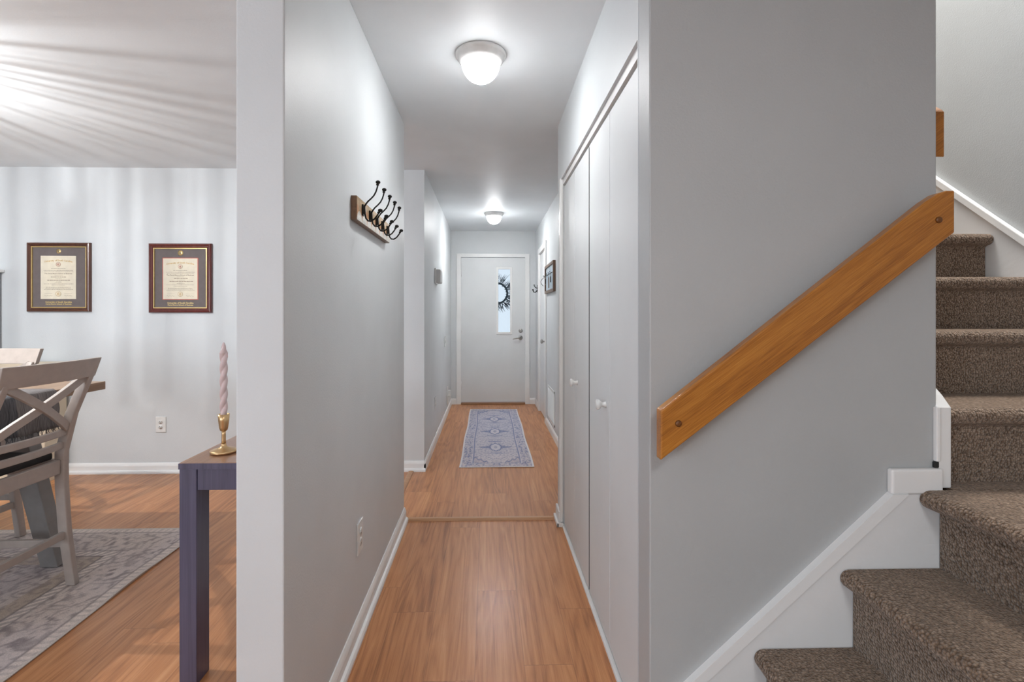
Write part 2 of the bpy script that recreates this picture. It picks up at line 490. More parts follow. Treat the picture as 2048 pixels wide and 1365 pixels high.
mb = MB(); mb.box(XR - .006, XR + .012, 2.921, 2.965, 0.026, 2.085)
struct(mb.build('trim_closet_jamb', M_trim, bevel=.002))

# ------------------------------------------------------------------ staircase
st = thing('staircase', (1.2, 1.2, 0), 'brown carpeted staircase turning at a landing, right side', 'staircase')
Y0S = 0.30
NX = [0.478, 0.716, 0.954, 1.178]; NZ = [0.157, 0.368, 0.580, 0.793]
RX = [0.515, 0.752, 0.990, 1.231]
def nose(ex, zt, R=.022, back=1, lip=.045):
    """rounded nosing profile from tread top down to the riser; ex = nose x, back=+1 => tread runs to +"""
    pts = []
    for k in range(9):
        a = PI / 2 + PI * k / 8
        pts.append((ex + back * (R + R * math.cos(a)), zt - R + R * math.sin(a)))
    return pts
def stepx(nx, zt, rx, xend, zbot, y0, y1):
    R = .024
    pts = [(xend, zt)] + nose(nx, zt, R) + [(rx, zt - 2 * R - .008), (rx, zbot), (xend, zbot)]
    n = len(pts); NY = 28; v = []; f = []
    rr = random.Random(int(nx * 1000))
    for j in range(NY + 1):
        y = y0 + (y1 - y0) * j / NY
        wob = .003 * math.sin(j * .7 + nx * 9)
        for (x, z) in pts:
            v.append((x + (wob if x < rx else 0), y, z))
    for j in range(NY):
        for i in range(n - 1):
            f.append((j * n + i, j * n + i + 1, (j + 1) * n + i + 1, (j + 1) * n + i))
        f.append((j * n + n - 1, j * n, (j + 1) * n, (j + 1) * n + n - 1))
    f.append(tuple(range(n))[::-1]); f.append(tuple(NY * n + k for k in range(n)))
    return MB().add(v, f, False)
def stepy(ny, zt, ry, yend, zbot, x0, x1):
    mb = stepx(ny, zt, ry, yend, zbot, x0, x1)
    mb.v = [(y, x, z) for x, y, z in mb.v]
    return mb
def smooth_carpet(o):
    for p in o.data.polygons: p.use_smooth = True
    md = o.modifiers.new('edge', 'BEVEL'); md.width = .006; md.segments = 2; md.limit_method = 'ANGLE'; md.angle_limit = math.radians(40)
    return o
for i in range(3):
    smooth_carpet(stepx(NX[i], NZ[i], RX[i], RX[i + 1] + .04, 0 if i == 0 else NZ[i - 1] - .02, Y0S, YS - .013).build('step', M_carpet, st))
# landing: nosing along x, then runs to the right wall and under the upper flight
smooth_carpet(stepx(NX[3], NZ[3], RX[3], XS - .002, NZ[2] - .02, Y0S, YS - .013).build('landing', M_carpet, st))
smooth_carpet(MB().box(1.276, XS - .002, YS - .02, 1.40, NZ[2], NZ[3]).build('landing_edge', M_carpet, st))
UY = [1.328, 1.560, 1.790, 2.022, 2.254, 2.486]; UZ = [1.008, 1.217, 1.413, 1.615, 1.82, 2.025]
for i in range(6):
    ye = UY[i] + .034 + .26
    smooth_carpet(stepy(UY[i], UZ[i], UY[i] + .036, ye, (NZ[3] if i == 0 else UZ[i - 1]) - .02, 1.276, XS - .014).build('step', M_carpet, st))

# skirt boards of the lower flight
sk = .93
def wall_skirt(): 
    mb = MB()
    # pale board filling between the steps and the cap
    xa, xb = 0.30, 1.135
    zf = lambda x: 0.782 + (x - 1.115) * .905
    lo = max(0, 0)
    poly = [(0.445, 0), (1.236, 0), (1.236, .785), (1.10, .785), (0.445, zf(0.445))]
    mb.prism(poly, 'y', YS - .012, YS)
    return mb
struct(wall_skirt().build('trim_stair_skirt', M_skirt), 'pale painted skirt board beside the lower stair flight')
mb = MB()
zf = lambda x: 0.783 + (x - 1.098) * .905
mb.prism([(.445, zf(.445)), (1.098, zf(1.098)), (1.142, zf(1.098)), (1.142, zf(1.142) - .040), (.485, zf(.445))], 'y', YS - .022, YS)
struct(mb.build('trim_stair_skirt_cap', M_trim, bevel=.005, seg=3))
struct(MB().box(1.096, 1.240, YS - .020, YS, .782, .850).build('trim_landing_base', M_trim, bevel=.006, seg=3))
# inner skirt of the upper flight with its front end seen beside the carpet
mb = MB()
sl = .90
mb.prism([(YS - .006, .793), (YS - .006, 1.015), (YS + .02, 1.045), (3.0, 1.045 + (3.0 - 1.34) * sl), (3.0, .793)], 'x', XE - .004, XE + .037)
struct(mb.build('trim_upper_inner_skirt', M_trim, bevel=.004))
struct(MB().box(XE - .012, XE, YS - .014, YS - .0005, .868, 1.018).build('trim_inner_skirt_return', M_trim, bevel=.003))
struct(MB().box(XE - .014, XE - .001, YS - .010, YS - .0004, .850, .8675).build('trim_chipped_gap', M_dark, bevel=.003))
# right wall skirt with cap
zr = lambda y: 1.578 + (y - 1.901) * .895
mb = MB(); mb.prism([(0.9, .793), (0.9, .86), (1.10, .86), (3.3, zr(3.3) - .01), (3.3, .9)], 'x', XS - .012, XS)
struct(mb.build('trim_upper_right_skirt', M_skirt))
mb = MB(); mb.prism([(1.10, zr(1.10) - .04), (1.10, zr(1.10)), (3.3, zr(3.3)), (3.3, zr(3.3) - .04)], 'x', XS - .024, XS)
struct(mb.build('trim_upper_right_skirt_cap', M_trim, bevel=.004))

# ------------------------------------------------------------------ handrails
M_oak = NT('golden_oak')
t = M_oak; co = t.coord(); c = t.xyz(co)
ang = math.atan2(.60, .82)
u = t.math('ADD', t.math('MULTIPLY', c[0], math.cos(ang)), t.math('MULTIPLY', c[2], math.sin(ang)))
v_ = t.math('SUBTRACT', t.math('MULTIPLY', c[2], math.cos(ang)), t.math('MULTIPLY', c[0], math.sin(ang)))
n1 = t.noise(t.comb(t.math('MULTIPLY', u, 1.6), t.math('MULTIPLY', v_, 26), t.math('MULTIPLY', c[1], 26)), 1.0, 4, 0.55, 0.9)
n2 = t.noise(t.comb(t.math('MULTIPLY', u, 16), t.math('MULTIPLY', v_, 520), t.math('MULTIPLY', c[1], 300)), 1.0, 2, 0.5)
f_ = t.math('ADD', t.math('MULTIPLY', n1, .52), t.math('MULTIPLY', n2, .48))
t.link(t.ramp(f_, [(0.3, (0.22, 0.070, 0.008)), (0.5, (0.42, 0.155, 0.020)), (0.72, (0.58, 0.25, 0.042))]), t.b.inputs['Base Color'])
t.b.inputs['Roughness'].default_value = .33; t.b.inputs['Coat Weight'].default_value = .25
t.bump(n2, .12, .001)
M_oak = t.m
hr = thing('handrail', (.85, YS - .08, 1.2), 'honey oak board handrail on the grey wall beside the lower stairs', 'handrail')
yf, yb = YS - .092, YS - .058
# front-face outline on the plane y=yf, traced in metres
k = yf / YS * 1.0
def onf(px_, py_):  # pixel to that plane (measured outline, given its own real distance and thickness)
    th = math.atan(25 / 980)
    a = (px_ - 1000) / 980; b = (628 - py_) / 980
    d = (math.sin(th) + math.cos(th) * a, math.cos(th) - math.sin(th) * a, b)
    s_ = yf / d[1]
    return (round(s_ * d[0], 3), round(1.273 + s_ * d[2], 3))
outl = [onf(*p) for p in ((1322, 822), (1322, 922), (1910, 465), (1910, 381), (1894, 381), (1878, 386), (1855, 401))]
MB().prism(outl, 'y', yf, yb).build('board', M_oak, hr, bevel=.004, seg=3)
for (a, b) in (onf(1357, 848), onf(1877, 440)):
    MB().lathe([(.0085, 0), (.0075, -.003), (.004, -.0045)], (a, yf, b), 'y', 20).build('screw_plug', plain('dark_oak_plug', (.15, .055, .012), .4), hr)
for (a, b) in (onf(1357, 856), onf(1871, 455)):
    MB().box(a - .02, a + .02, yb, YS - .0005, b - .035, b + .035).build('spacer_block', M_oak, hr, bevel=.003)
hr2 = thing('handrail', (1.29, 1.5, 1.8), 'short end of a second oak handrail on the upper stair wall', 'handrail')
mb = MB(); mb.prism([(1.372, 1.722), (1.372, 1.853), (1.378, 1.861), (3.0, 1.861 + 1.622 * .9), (3.0, 1.722 + 1.628 * .9)], 'x', XE + .040, XE + .073)
mb.build('board', M_oak, hr2, bevel=.004)
for y in (1.55, 2.7):
    MB().box(XE + .0005, XE + .040, y - .02, y + .02, 1.76 + (y - 1.37) * .9, 1.82 + (y - 1.37) * .9).build('spacer_block', M_oak, hr2)

# ------------------------------------------------------------------ ceiling lights
M_ring = plain('white_enamel_ring', (0.86, 0.86, 0.85), 0.25, 0.0, 0.4)
def emit(name, col, strength, below=0):
    m = bpy.data.materials.new(name); m.use_nodes = True
    b = m.node_tree.nodes['Principled BSDF']
    b.inputs['Base Color'].default_value = (.9, .9, .88, 1)
    b.inputs['Emission Color'].default_value = (*col, 1); b.inputs['Emission Strength'].default_value = strength
    b.inputs['Roughness'].default_value = .3
    if below:   # the bulbs sit low behind the frosted glass, so the bottom of the dome is the brightest
        n = m.node_tree.nodes; l = m.node_tree.links
        g = n.new('ShaderNodeNewGeometry'); x = n.new('ShaderNodeSeparateXYZ'); l.new(g.outputs['Normal'], x.inputs[0])
        p = n.new('ShaderNodeMath'); p.operation = 'MULTIPLY'; l.new(x.outputs[2], p.inputs[0]); l.new(x.outputs[2], p.inputs[1])
        p2 = n.new('ShaderNodeMath'); p2.operation = 'MULTIPLY'; l.new(p.outputs[0], p2.inputs[0]); l.new(p.outputs[0], p2.inputs[1])
        q = n.new('ShaderNodeMath'); q.operation = 'MULTIPLY_ADD'; l.new(p2.outputs[0], q.inputs[0]); q.inputs[1].default_value = below; q.inputs[2].default_value = strength
        l.new(q.outputs[0], b.inputs['Emission Strength'])
    return m
M_dome = emit('lit_frosted_dome', (0.98, 0.99, 1.0), 10.0, 230.0)
M_dome2 = emit('lit_frosted_dome_far', (0.98, 0.99, 1.0), 13.0, 500.0)
def ceiling_light(x, y, m, label):
    r = thing('ceiling_light', (x, y, ZC), label, 'ceiling light', None)
    MB().lathe([(.113, 0), (.1145, -.004), (.113, -.010), (.107, -.016), (.104, -.018), (.100, -.030), (.090, -.040), (.084, -.042)], (x, y, ZC - .0002), 'z', 56).build('base_ring', M_ring, r)
    prof = [(.086 * math.cos(a), -.040 - .087 * math.sin(a)) for a in [PI / 2 * k / 14 for k in range(15)]]
    prof[-1] = (.002, prof[-1][1])
    MB().lathe(prof, (x, y, ZC), 'z', 48).build('glass_dome', m, r)
    return r
ceiling_light(-.030, 2.205, M_dome, 'larger-looking lit dome light on the ceiling of the near hall')
ceiling_light(.075, 5.68, M_dome2, 'lit dome light on the ceiling before the front door')

# dining chandelier: hangs just left of the frame; its upright glass staves comb the light over ceiling and wall
ch = thing('chandelier', (-2.95, 2.0, ZC), 'drum chandelier of upright staves over the dining table', 'chandelier')
MB().lathe([(.06, 0), (.06, -.02), (.01, -.03), (.006, -.032)], (-2.95, 2.0, ZC - .0002), 'z', 24).build('canopy', M_metal, ch)
MB().tube([(-2.95, 2.0, ZC - .03), (-2.95, 2.0, ZC - .26)], .006, 8).build('stem', M_metal, ch)
MB().lathe([(.014, 0), (.016, -.012), (.013, -.030), (.005, -.034)], (-2.95, 2.0, ZC - .255), 'z', 20).build('socket', M_metal, ch)
bl = bpy.data.lights.new('chandelier_bulb', 'POINT'); bl.energy = 58; bl.color = (.97, .985, 1.0); bl.shadow_soft_size = .006
bo = bpy.data.objects.new('chandelier_bulb', bl); C.objects.link(bo); bo.location = (-2.95, 2.0, ZC - .30)
b2 = bpy.data.lights.new('chandelier_bulb_frosted', 'POINT'); b2.energy = 32; b2.color = (1, .985, .96); b2.shadow_soft_size = .05
bo = bpy.data.objects.new('chandelier_bulb_frosted', b2); C.objects.link(bo); bo.location = (-2.95, 2.0, ZC - .34)
sv = MB(); rr = random.Random(11); a = 0
while a < 2 * PI:
    wd = rr.uniform(.008, .045); r0 = .13 + rr.uniform(0, .03); zt = ZC - .30 + rr.uniform(.0, .13)
    p = [(-2.95 + r0 * math.cos(a + q), 2.0 + r0 * math.sin(a + q)) for q in (-wd / 2, wd / 2)]
    r1 = r0 + .004
    p2 = [(-2.95 + r1 * math.cos(a + q), 2.0 + r1 * math.sin(a + q)) for q in (wd / 2, -wd / 2)]
    sv.prism(p + p2, 'z', ZC - .42, zt)
    a += wd + rr.uniform(.008, .055)
t = NT('stave_glass'); t.b.inputs['Base Color'].default_value = (.95, .95, .95, 1); t.b.inputs['Roughness'].default_value = .5
t.b.inputs['Transmission Weight'].default_value = .65
sv.build('staves', t.m, ch)
exec_later = []

# ------------------------------------------------------------------ coat rack on the left wall
M_iron = plain('black_iron', (0.018, 0.017, 0.016), 0.38, 0.7)
M_rackside = wood('rack_side_brown', (0.13, 0.065, 0.03), (0.24, 0.13, 0.065), axis=1)
def rack_face():
    t = NT('rack_face_patchwork'); co = t.coord(); c = t.xyz(co)
    n = t.noise(t.comb(0, t.math('MULTIPLY', c[1], 8), t.math('MULTIPLY', c[2], 60)), 1.0, 4, .6)
    wood_ = t.ramp(n, [(.3, (.36, .24, .13)), (.7, (.62, .47, .30))])
    # white and orange scallops along the lower half
    uu = t.math('MULTIPLY', c[1], 13.0)
    fr = t.math('SUBTRACT', t.math('FRACT', uu), .5)
    zz = t.math('MULTIPLY', t.math('ADD', c[2], .044), 13.0)
    rad = t.math('SQRT', t.math('ADD', t.math('MULTIPLY', fr, fr), t.math('MULTIPLY', zz, zz)))
    white = t.math('LESS_THAN', rad, .48)
    fr2 = t.math('SUBTRACT', t.math('FRACT', t.math('ADD', uu, .5)), .5)
    zz2 = t.math('SUBTRACT', zz, .35)
    rad2 = t.math('SQRT', t.math('ADD', t.math('MULTIPLY', fr2, fr2), t.math('MULTIPLY', zz2, zz2)))
    orange = t.math('LESS_THAN', rad2, .40)
    col = t.mix(orange, wood_, (.55, .30, .16))
    col = t.mix(white, col, t.ramp(n, [(.3, (.55, .52, .46)), (.7, (.80, .78, .72))]))
    t.link(col, t.b.inputs['Base Color']); t.b.inputs['Roughness'].default_value = .5
    return t.m
cr = thing('coat_rack', (XL + .001, 2.155, 1.672), 'wooden coat rack with five black double hooks on left hall wall', 'coat rack')
bx0, bx1 = XL + .0005, XL + .0225
bd = MB().box(bx0, bx1, 1.848, 2.463, 1.626, 1.717).build('board', M_rackside, cr, bevel=.001)
MB().box(bx1, bx1 + .0012, 1.850, 2.461, 1.628, 1.715).build('face_panel', rack_face(), cr)
fx = bx1 + .0012
hk0 = None
for k in range(5):
    y = 1.925 + k * .116
    mb = MB()
    mb.box(fx, fx + .006, y - .0085, y + .0085, 1.655, 1.699)
    mb.box(fx + .006, fx + .012, y - .006, y + .006, 1.662, 1.692)
    # upper arm
    up = [(.008, 1.690), (.013, 1.700), (.022, 1.712), (.034, 1.723), (.045, 1.735), (.053, 1.750), (.058, 1.766), (.060, 1.776)]
    mb.tube([(fx + a, y, b) for a, b in up], [.0035, .0034, .0032, .003, .003, .003, .003, .0032], 8)
    lo_ = [(.010, 1.680), (.011, 1.662), (.014, 1.646), (.022, 1.636), (.034, 1.635), (.047, 1.643), (.058, 1.657), (.063, 1.666)]
    mb.tube([(fx + a, y, b) for a, b in lo_], .0033, 8)
    hk = mb.build('hook', M_iron, cr)
    for (a, b, tilt) in ((.061, 1.787, .2), (.070, 1.677, .75)):
        kb = MB()
        kb.ball((fx + a, y, b), .0095, 8, (1, 1, .75)); 
        kb.ball((fx + a - .006 * tilt * 1.4, y, b - .010 + .002 * tilt), .006, 7, (1, 1, .8))
        kb.build('knob', M_iron, hk)

# ------------------------------------------------------------------ wall plates and small fittings
def outlet_y(y, z, label, xw=XL, sgn=1, w_=.080, h=.124):
    r = thing('wall_outlet', (xw, y, z), label, 'outlet')
    pl = MB().box(xw + sgn * .0002, xw + sgn * .0065, y - w_ / 2, y + w_ / 2, z - h / 2, z + h / 2).build('cover_plate', M_plastic, r, bevel=.002)
    for dz in (-.020, .020):
        so = MB().lathe([(.0165, 0), (.0165, .0015)], (xw + sgn * .0066, y, z + dz), 'x', 24).build('socket', M_plastic, r)
        m2 = MB()
        for dy in (-.006, .006): m2.box(xw + sgn * .0081, xw + sgn * .0084, y + dy - .0012, y + dy + .0012, z + dz, z + dz + .008)
        m2.lathe([(.0025, 0), (.0025, .0004)], (xw + sgn * .0081, y, z + dz - .006), 'x', 10)
        m2.build('slots', M_slot, so)
    return r
def outlet_x(x, z, label, yw, w_=.080, h=.124):
    r = thing('wall_outlet', (x, yw, z), label, 'outlet')
    MB().box(x - w_ / 2, x + w_ / 2, yw - .0065, yw - .0002, z - h / 2, z + h / 2).build('cover_plate', M_plastic, r, bevel=.002)
    for dz in (-.020, .020):
        so = MB().lathe([(.0165, 0), (.0165, -.0015)], (x, yw - .0066, z + dz), 'y', 24).build('socket', M_plastic, r)
        m2 = MB()
        for dx in (-.006, .006): m2.box(x + dx - .0014, x + dx + .0014, yw - .0084, yw - .0081, z + dz, z + dz + .008)
        m2.lathe([(.0028, 0), (.0028, -.0004)], (x, yw - .0081, z + dz - .007), 'y', 10)
        m2.build('slots', M_slot, so)
    return r
outlet_y(1.968, .385, 'white wall outlet low on the left hall wall nearest the camera')
outlet_x(-2.608, .388, 'white wall outlet on the dining wall below the right diploma', YD)
outlet_y(4.80, .400, 'white wall outlet on far left hall wall, seen edge-on')
o = MB().box(XL + .0003, XL + .010, 5.84, 5.92, .88, 1.0).build('cover_plate', M_plastic, thing('light_switch', (XL, 5.88, .94), 'small white switch plate on the far left hall wall', 'light switch'), bevel=.002)
MB().box(XL + .010, XL + .018, 5.875, 5.885, .925, .955).build('toggle', M_plastic, o.parent)
pb = thing('plug_in_device', (XL, 6.25, .23), 'white plug-in box low on left wall by the front door', 'plug-in device')
MB().box(XL + .0003, XL + .008, 6.19, 6.31, .11, .35).build('cover_plate', M_plastic, pb, bevel=.002)
MB().box(XL + .008, XL + .045, 6.22, 6.28, .22, .30).build('body', M_plastic, pb, bevel=.006)
cb = thing('door_chime', (XL, 4.86, 1.63), 'grey-white door chime box high on the far left hall wall', 'door chime')
MB().box(XL + .0003, XL + .058, 4.76, 4.96, 1.575, 1.705).build('cover', paint('chime_cover', (.58, .58, .57), .5), cb, bevel=.012, seg=3)
MB().box(XL + .0003, XL + .014, 4.75, 4.97, 1.565, 1.715).build('back_plate', M_plastic, cb, bevel=.003)

# return air grille
gr = thing('vent_grille', (XF, 5.19, .306), 'white return air grille low on the far right hall wall', 'vent grille')
mb = MB()
ya, yb_, za, zb = 4.92, 5.47, .125, .485
for a in ((ya, yb_, za, za + .025), (ya, yb_, zb - .025, zb), (ya, ya + .025, za, zb), (yb_ - .025, yb_, za, zb)):
    mb.box(XF - .010, XF - .0003, *a)
mb.build('frame', M_trim, gr, bevel=.002)
MB().box(XF - .0015, XF - .0004, ya + .025, yb_ - .025, za + .025, zb - .025).build('backing', M_slot, gr)
mb = MB()
for k in range(26):
    z = za + .030 + k * .0118
    mb.add([(XF - .009, ya + .025, z), (XF - .009, yb_ - .025, z), (XF - .002, yb_ - .025, z + .007), (XF - .002, ya + .025, z + .007),
            (XF - .008, ya + .025, z - .0012), (XF - .008, yb_ - .025, z - .0012), (XF - .001, yb_ - .025, z + .0058), (XF - .001, ya + .025, z + .0058)],
           [(0, 1, 2, 3), (4, 7, 6, 5), (0, 4, 5, 1), (2, 6, 7, 3), (0, 3, 7, 4), (1, 5, 6, 2)])
mb.build('louvres', M_trim, gr)

# framed key board on the right wall
M_frwood = wood('weathered_brown', (.09, .05, .03), (.22, .13, .08), axis=2)
M_galv = NT('blue_grey_panel'); tt = M_galv
tt.link(tt.ramp(tt.noise(tt.coord(), 14, 4, .6), [(.3, (.28, .38, .48)), (.55, (.55, .65, .72)), (.75, (.78, .84, .88))]), tt.b.inputs['Base Color'])
tt.b.inputs['Metallic'].default_value = .5; tt.b.inputs['Roughness'].default_value = .3; M_galv = tt.m
kb = thing('key_board', (XF, 5.25, 1.655), 'framed board of key hooks with hanging keys on far right wall', 'key holder')
ya, yb_, za, zb = 4.88, 5.66 - .05, 1.50, 1.812
mb = MB()
for a in ((ya, yb_, za, za + .030), (ya, yb_, zb - .030, zb), (ya, ya + .030, za + .030, zb - .030), (yb_ - .030, yb_, za + .030, zb - .030)):
    mb.box(XF - .026, XF - .0003, *a)
mb.build('frame', M_frwood, kb, bevel=.002)
MB().box(XF - .012, XF - .0004, ya + .03, yb_ - .03, za + .03, zb - .03).build('panel', M_galv, kb)
rr = random.Random(5)
for k in range(5):
    y = ya + .09 + k * .14; z = 1.69
    hk = MB().tube([(XF - .012, y, z + .01), (XF - .030, y, z + .004), (XF - .042, y, z - .004), (XF - .046, y, z + .006), (XF - .046, y, z + .018)], .0028, 6).build('hook', M_iron, kb)
    if k in (0, 1, 3):
        kr = thing('key_bunch', (XF - .04, y, z), ['dark lanyard with keys hung at near end of the key board', 'brown leather key fob on middle of the key board', '', 'key ring hung at far end of the key board'][k], 'keys')
        MB().tube([(XF - .040 - .004 * 0, y + .018 * math.sin(q * PI / 10), z - .018 + .018 * math.cos(q * PI / 10)) for q in range(21)], .0015, 5).build('ring', M_metal, kr)
        ln = [.06, .11, .05][[0, 1, 3].index(k)]
        MB().box(XF - .044, XF - .036, y - .012, y + .012, z - .036 - ln, z - .036).build('fob', M_frwood if k == 1 else M_iron, kr, bevel=.002)
        MB().box(XF - .041, XF - .039, y + .014, y + .028, z - .10, z - .036).build('key', M_metal, kr)
hoop = MB().tube([(XF - .05 - .030 * math.sin(q * PI / 12) ** 2, 5.50, 1.630 + .045 * math.cos(q * PI / 12)) for q in range(13)], .003, 6)
hoop.tube([(XF - .046, 5.44, 1.696), (XF - .05, 5.50, 1.675)], .002, 5)
tag(hoop.build('wire_hoop', M_iron), 'dark wire hoop hanging off the far hook of the key board', 'hoop')

# wall hook beyond the side door
wh = thing('wall_hook', (XF, 6.60, 1.60), 'small dark metal double hook by the front door, right wall', 'hook')
MB().box(XF - .008, XF - .0003, 6.585, 6.615, 1.56, 1.66).build('back_plate', M_iron, wh, bevel=.002)
MB().tube([(XF - .008, 6.60, 1.62), (XF - .03, 6.60, 1.625), (XF - .048, 6.60, 1.645), (XF - .052, 6.60, 1.668)], [.006, .005, .005, .007], 8).build('upper_prong', M_iron, wh)
MB().tube([(XF - .008, 6.60, 1.59), (XF - .03, 6.60, 1.565), (XF - .055, 6.60, 1.565), (XF - .066, 6.60, 1.59), (XF - .068, 6.60, 1.605)], [.007, .007, .007, .008, .011], 8).build('lower_prong', M_iron, wh)

# ------------------------------------------------------------------ rugs: woven pattern computed per cell
def rug(name, x0, x1, y0, y1, cell, fn, zfn, label, th=.006):
    nx = int((x1 - x0) / cell); ny = int((y1 - y0) / cell)
    v = []; f = []; cols = []
    for j in range(ny + 1):
        for i in range(nx + 1):
            x = x0 + (x1 - x0) * i / nx; y = y0 + (y1 - y0) * j / ny
            dx, dz = zfn(x, y)
            v.append((x + dx, y, th + dz))
            cols.append(fn((x - x0) / (x1 - x0), (y - y0) / (y1 - y0), x - (x0 + x1) / 2, y - (y0 + y1) / 2))
    top = (nx + 1) * (ny + 1)
    for j in range(ny):
        for i in range(nx):
            a = j * (nx + 1) + i
            f.append((a, a + 1, a + nx + 2, a + nx + 1))
    # rim and underside
    rim = [i for i in range(nx + 1)] + [j * (nx + 1) + nx for j in range(1, ny + 1)] + [ny * (nx + 1) + i for i in range(nx - 1, -1, -1)] + [j * (nx + 1) for j in range(ny - 1, 0, -1)]
    for q in rim:
        v.append((v[q][0], v[q][1], 0.0008)); cols.append((.35, .2, .12))
    n = len(rim)
    for k in range(n):
        f.append((rim[k], top + k, top + (k + 1) % n, rim[(k + 1) % n]))
    f.append(tuple(top + k for k in range(n))[::-1])
    me = bpy.data.meshes.new(name); me.from_pydata(v, [], f)
    at = me.color_attributes.new('pattern', 'FLOAT_COLOR', 'POINT')
    flat = []
    for c_ in cols: flat += [c_[0], c_[1], c_[2], 1.0]
    at.data.foreach_set('color', flat)
    t = NT(name + '_weave')
    va = t.node('ShaderNodeVertexColor', layer_name='pattern')
    co = t.coord(); nz = t.noise(co, 260, 3, .6)
    t.link(t.mix(.5, va.outputs['Color'], t.ramp(nz, [(.3, (.55, .55, .55)), (.7, (1.35, 1.35, 1.35))]), 'MULTIPLY'), t.b.inputs['Base Color'])
    t.b.inputs['Roughness'].default_value = .9; t.b.inputs['Sheen Weight'].default_value = .15
    t.b.inputs['Specular IOR Level'].default_value = .2
    t.bump(nz, .5, .002)
    me.materials.append(t.m)
    o = bpy.data.objects.new(name, me); C.objects.link(o)
    return tag(o, label, 'rug')
from mathutils import noise as mn
def lerp(a, b, t_): t_ = max(0, min(1, t_)); return tuple(a[i] + (b[i] - a[i]) * t_ for i in range(3))
def tex(x, y, s): return .5 + .5 * mn.noise(Vector((x * s, y * s, 3.3)))
def motif(x, y, s):
    """scrolling vine figure: 1 on the drawn lines and leaves, 0 on the ground"""
    k = s * .35
    wx = mn.noise(Vector((x * k, y * k, 1.7))); wy = mn.noise(Vector((x * k, y * k, 8.1)))
    a = mn.noise(Vector((x * s * .75 + wx * 1.6, y * s * .75 + wy * 1.6, 0.4)))
    b = mn.noise(Vector((x * s * 1.5 + wy, y * s * 1.5 + wx, 5.2)))
    line = max(0.0, min(1.0, 1.6 - abs(a) / .09))
    leaf = max(0.0, min(1.0, (b - .22) * 5))
    return max(line, leaf)
def runner_fn(u, v, x, y):
    cream = (.68, .63, .64); blue = (.065, .11, .28); lav = (.44, .43, .54); pink = (.56, .46, .46)
    ax = abs(x); hw = .311; hl = 1.225; ay = abs(y); e = min(hw - ax, hl - ay)
    if e < .018: return (.70, .67, .68)
    m = motif(ax, y, 44)
    n = tex(x, y, 9); n2 = tex(x, y, 95)
    base = lerp(lav, pink, (.55 - v) * 1.6)
    if e < .095: c = lerp(lerp(base, cream, .45), blue, m * (.6 + .5 * n))
    elif e < .101: c = cream
    elif e < .115: c = lerp(blue, lav, .1 + .4 * n2)
    else:
        c = lerp(cream, base, .2 + .4 * n2)
        c = lerp(c, blue, m * .55)
        cx_ = hw - .115 - ax; cy_ = hl - .115 - ay
        corner = cx_ + cy_ * .85; lim = .13 + .018 * math.sin(cx_ * 130)
        if corner < lim: c = lerp(base, blue, m * .6)
        if abs(corner - lim) < .012: c = lerp(blue, lav, .1)
        for k in (-.62, 0, .62):
            d1 = ax / .165 + abs(y - k) / .080
            d2 = (ax / .052) ** 2 + (abs(y - k) / (.125 + .014 * math.cos(ax * 160))) ** 2
            if d1 < 1: c = lerp(blue, lav, .1 + .5 * m)
            if d2 < 1: c = lerp(cream, lav, .1 + .6 * m)
            if .80 < d2 < 1.2: c = blue
            if d2 < .12: c = lerp(blue, cream, n2)
            d3 = ax / .10 + abs(abs(y - k) - .20) / .022
            if d3 < 1: c = lerp(blue, lav, n2)
    return lerp(c, base, .05 + .25 * tex(x, y, 22))
runner = rug('runner_rug', -.311, .311, -1.225, 1.225, .0062, runner_fn, lambda x, y: (0.004 * math.sin(y * 5), .0015 * math.sin(y * 9) * math.sin(x * 7)), 'blue and lavender patterned runner rug in the far hall')
runner.location = (.079, 5.275, 0); runner.rotation_euler = (0, 0, -.003)
def drug_fn(u, v, x, y):
    cream = (.80, .68, .60); gr_ = (.130, .095, .095); lav = (.48, .41, .42); tan = (.50, .38, .28)
    hw, hl = 1.30, 1.55
    ax, ay = abs(x), abs(y); e = min(hw - ax, hl - ay)
    alng = y if (hw - ax) < (hl - ay) else x
    m = motif(x, y, 26); n = tex(x, y, 3.0); n2 = tex(x, y, 60); n3 = tex(x, y, 11)
    base = lerp(lav, tan, (n - .35) * 1.8)
    if e < .012: return (.60, .52, .46)
    if e < .055: c = lerp(cream, gr_, (math.sin(alng * 190) > .3) * .45 * n2 * 1.5)
    elif e < .064: c = lerp(gr_, cream, .2)
    elif e < .27: c = lerp(lerp(cream, base, .45), gr_, m * (.25 + .9 * n3))
    elif e < .279: c = lerp(gr_, cream, .2)
    elif e < .325: c = lerp(cream, gr_, (abs(math.sin(alng * 75 + e * 60)) > .70) * .55)
    elif e < .335: c = gr_
    elif e < .41: c = lerp(tan, gr_, .1 + m * .5)
    else: c = lerp(lerp(base, cream, .35), gr_, m * (.3 + .9 * n3))
    return lerp(c, base, .05 + .40 * tex(x, y, 14))
def drug_z(x, y):
    if x < 1.15: return (0, 0)
    k = (x - 1.15) / .15
    return (.006 * math.sin(y * 4.5) * k, .007 * max(0, math.sin(y * 7.5 + .5)) * k)
drg = rug('dining_rug', -1.30, 1.30, -1.55, 1.55, .0095, drug_fn, drug_z, 'large distressed grey and beige patterned rug under the dining table')
drg.location = (-1.672 - 1.30, 2.945 - 1.55, 0)

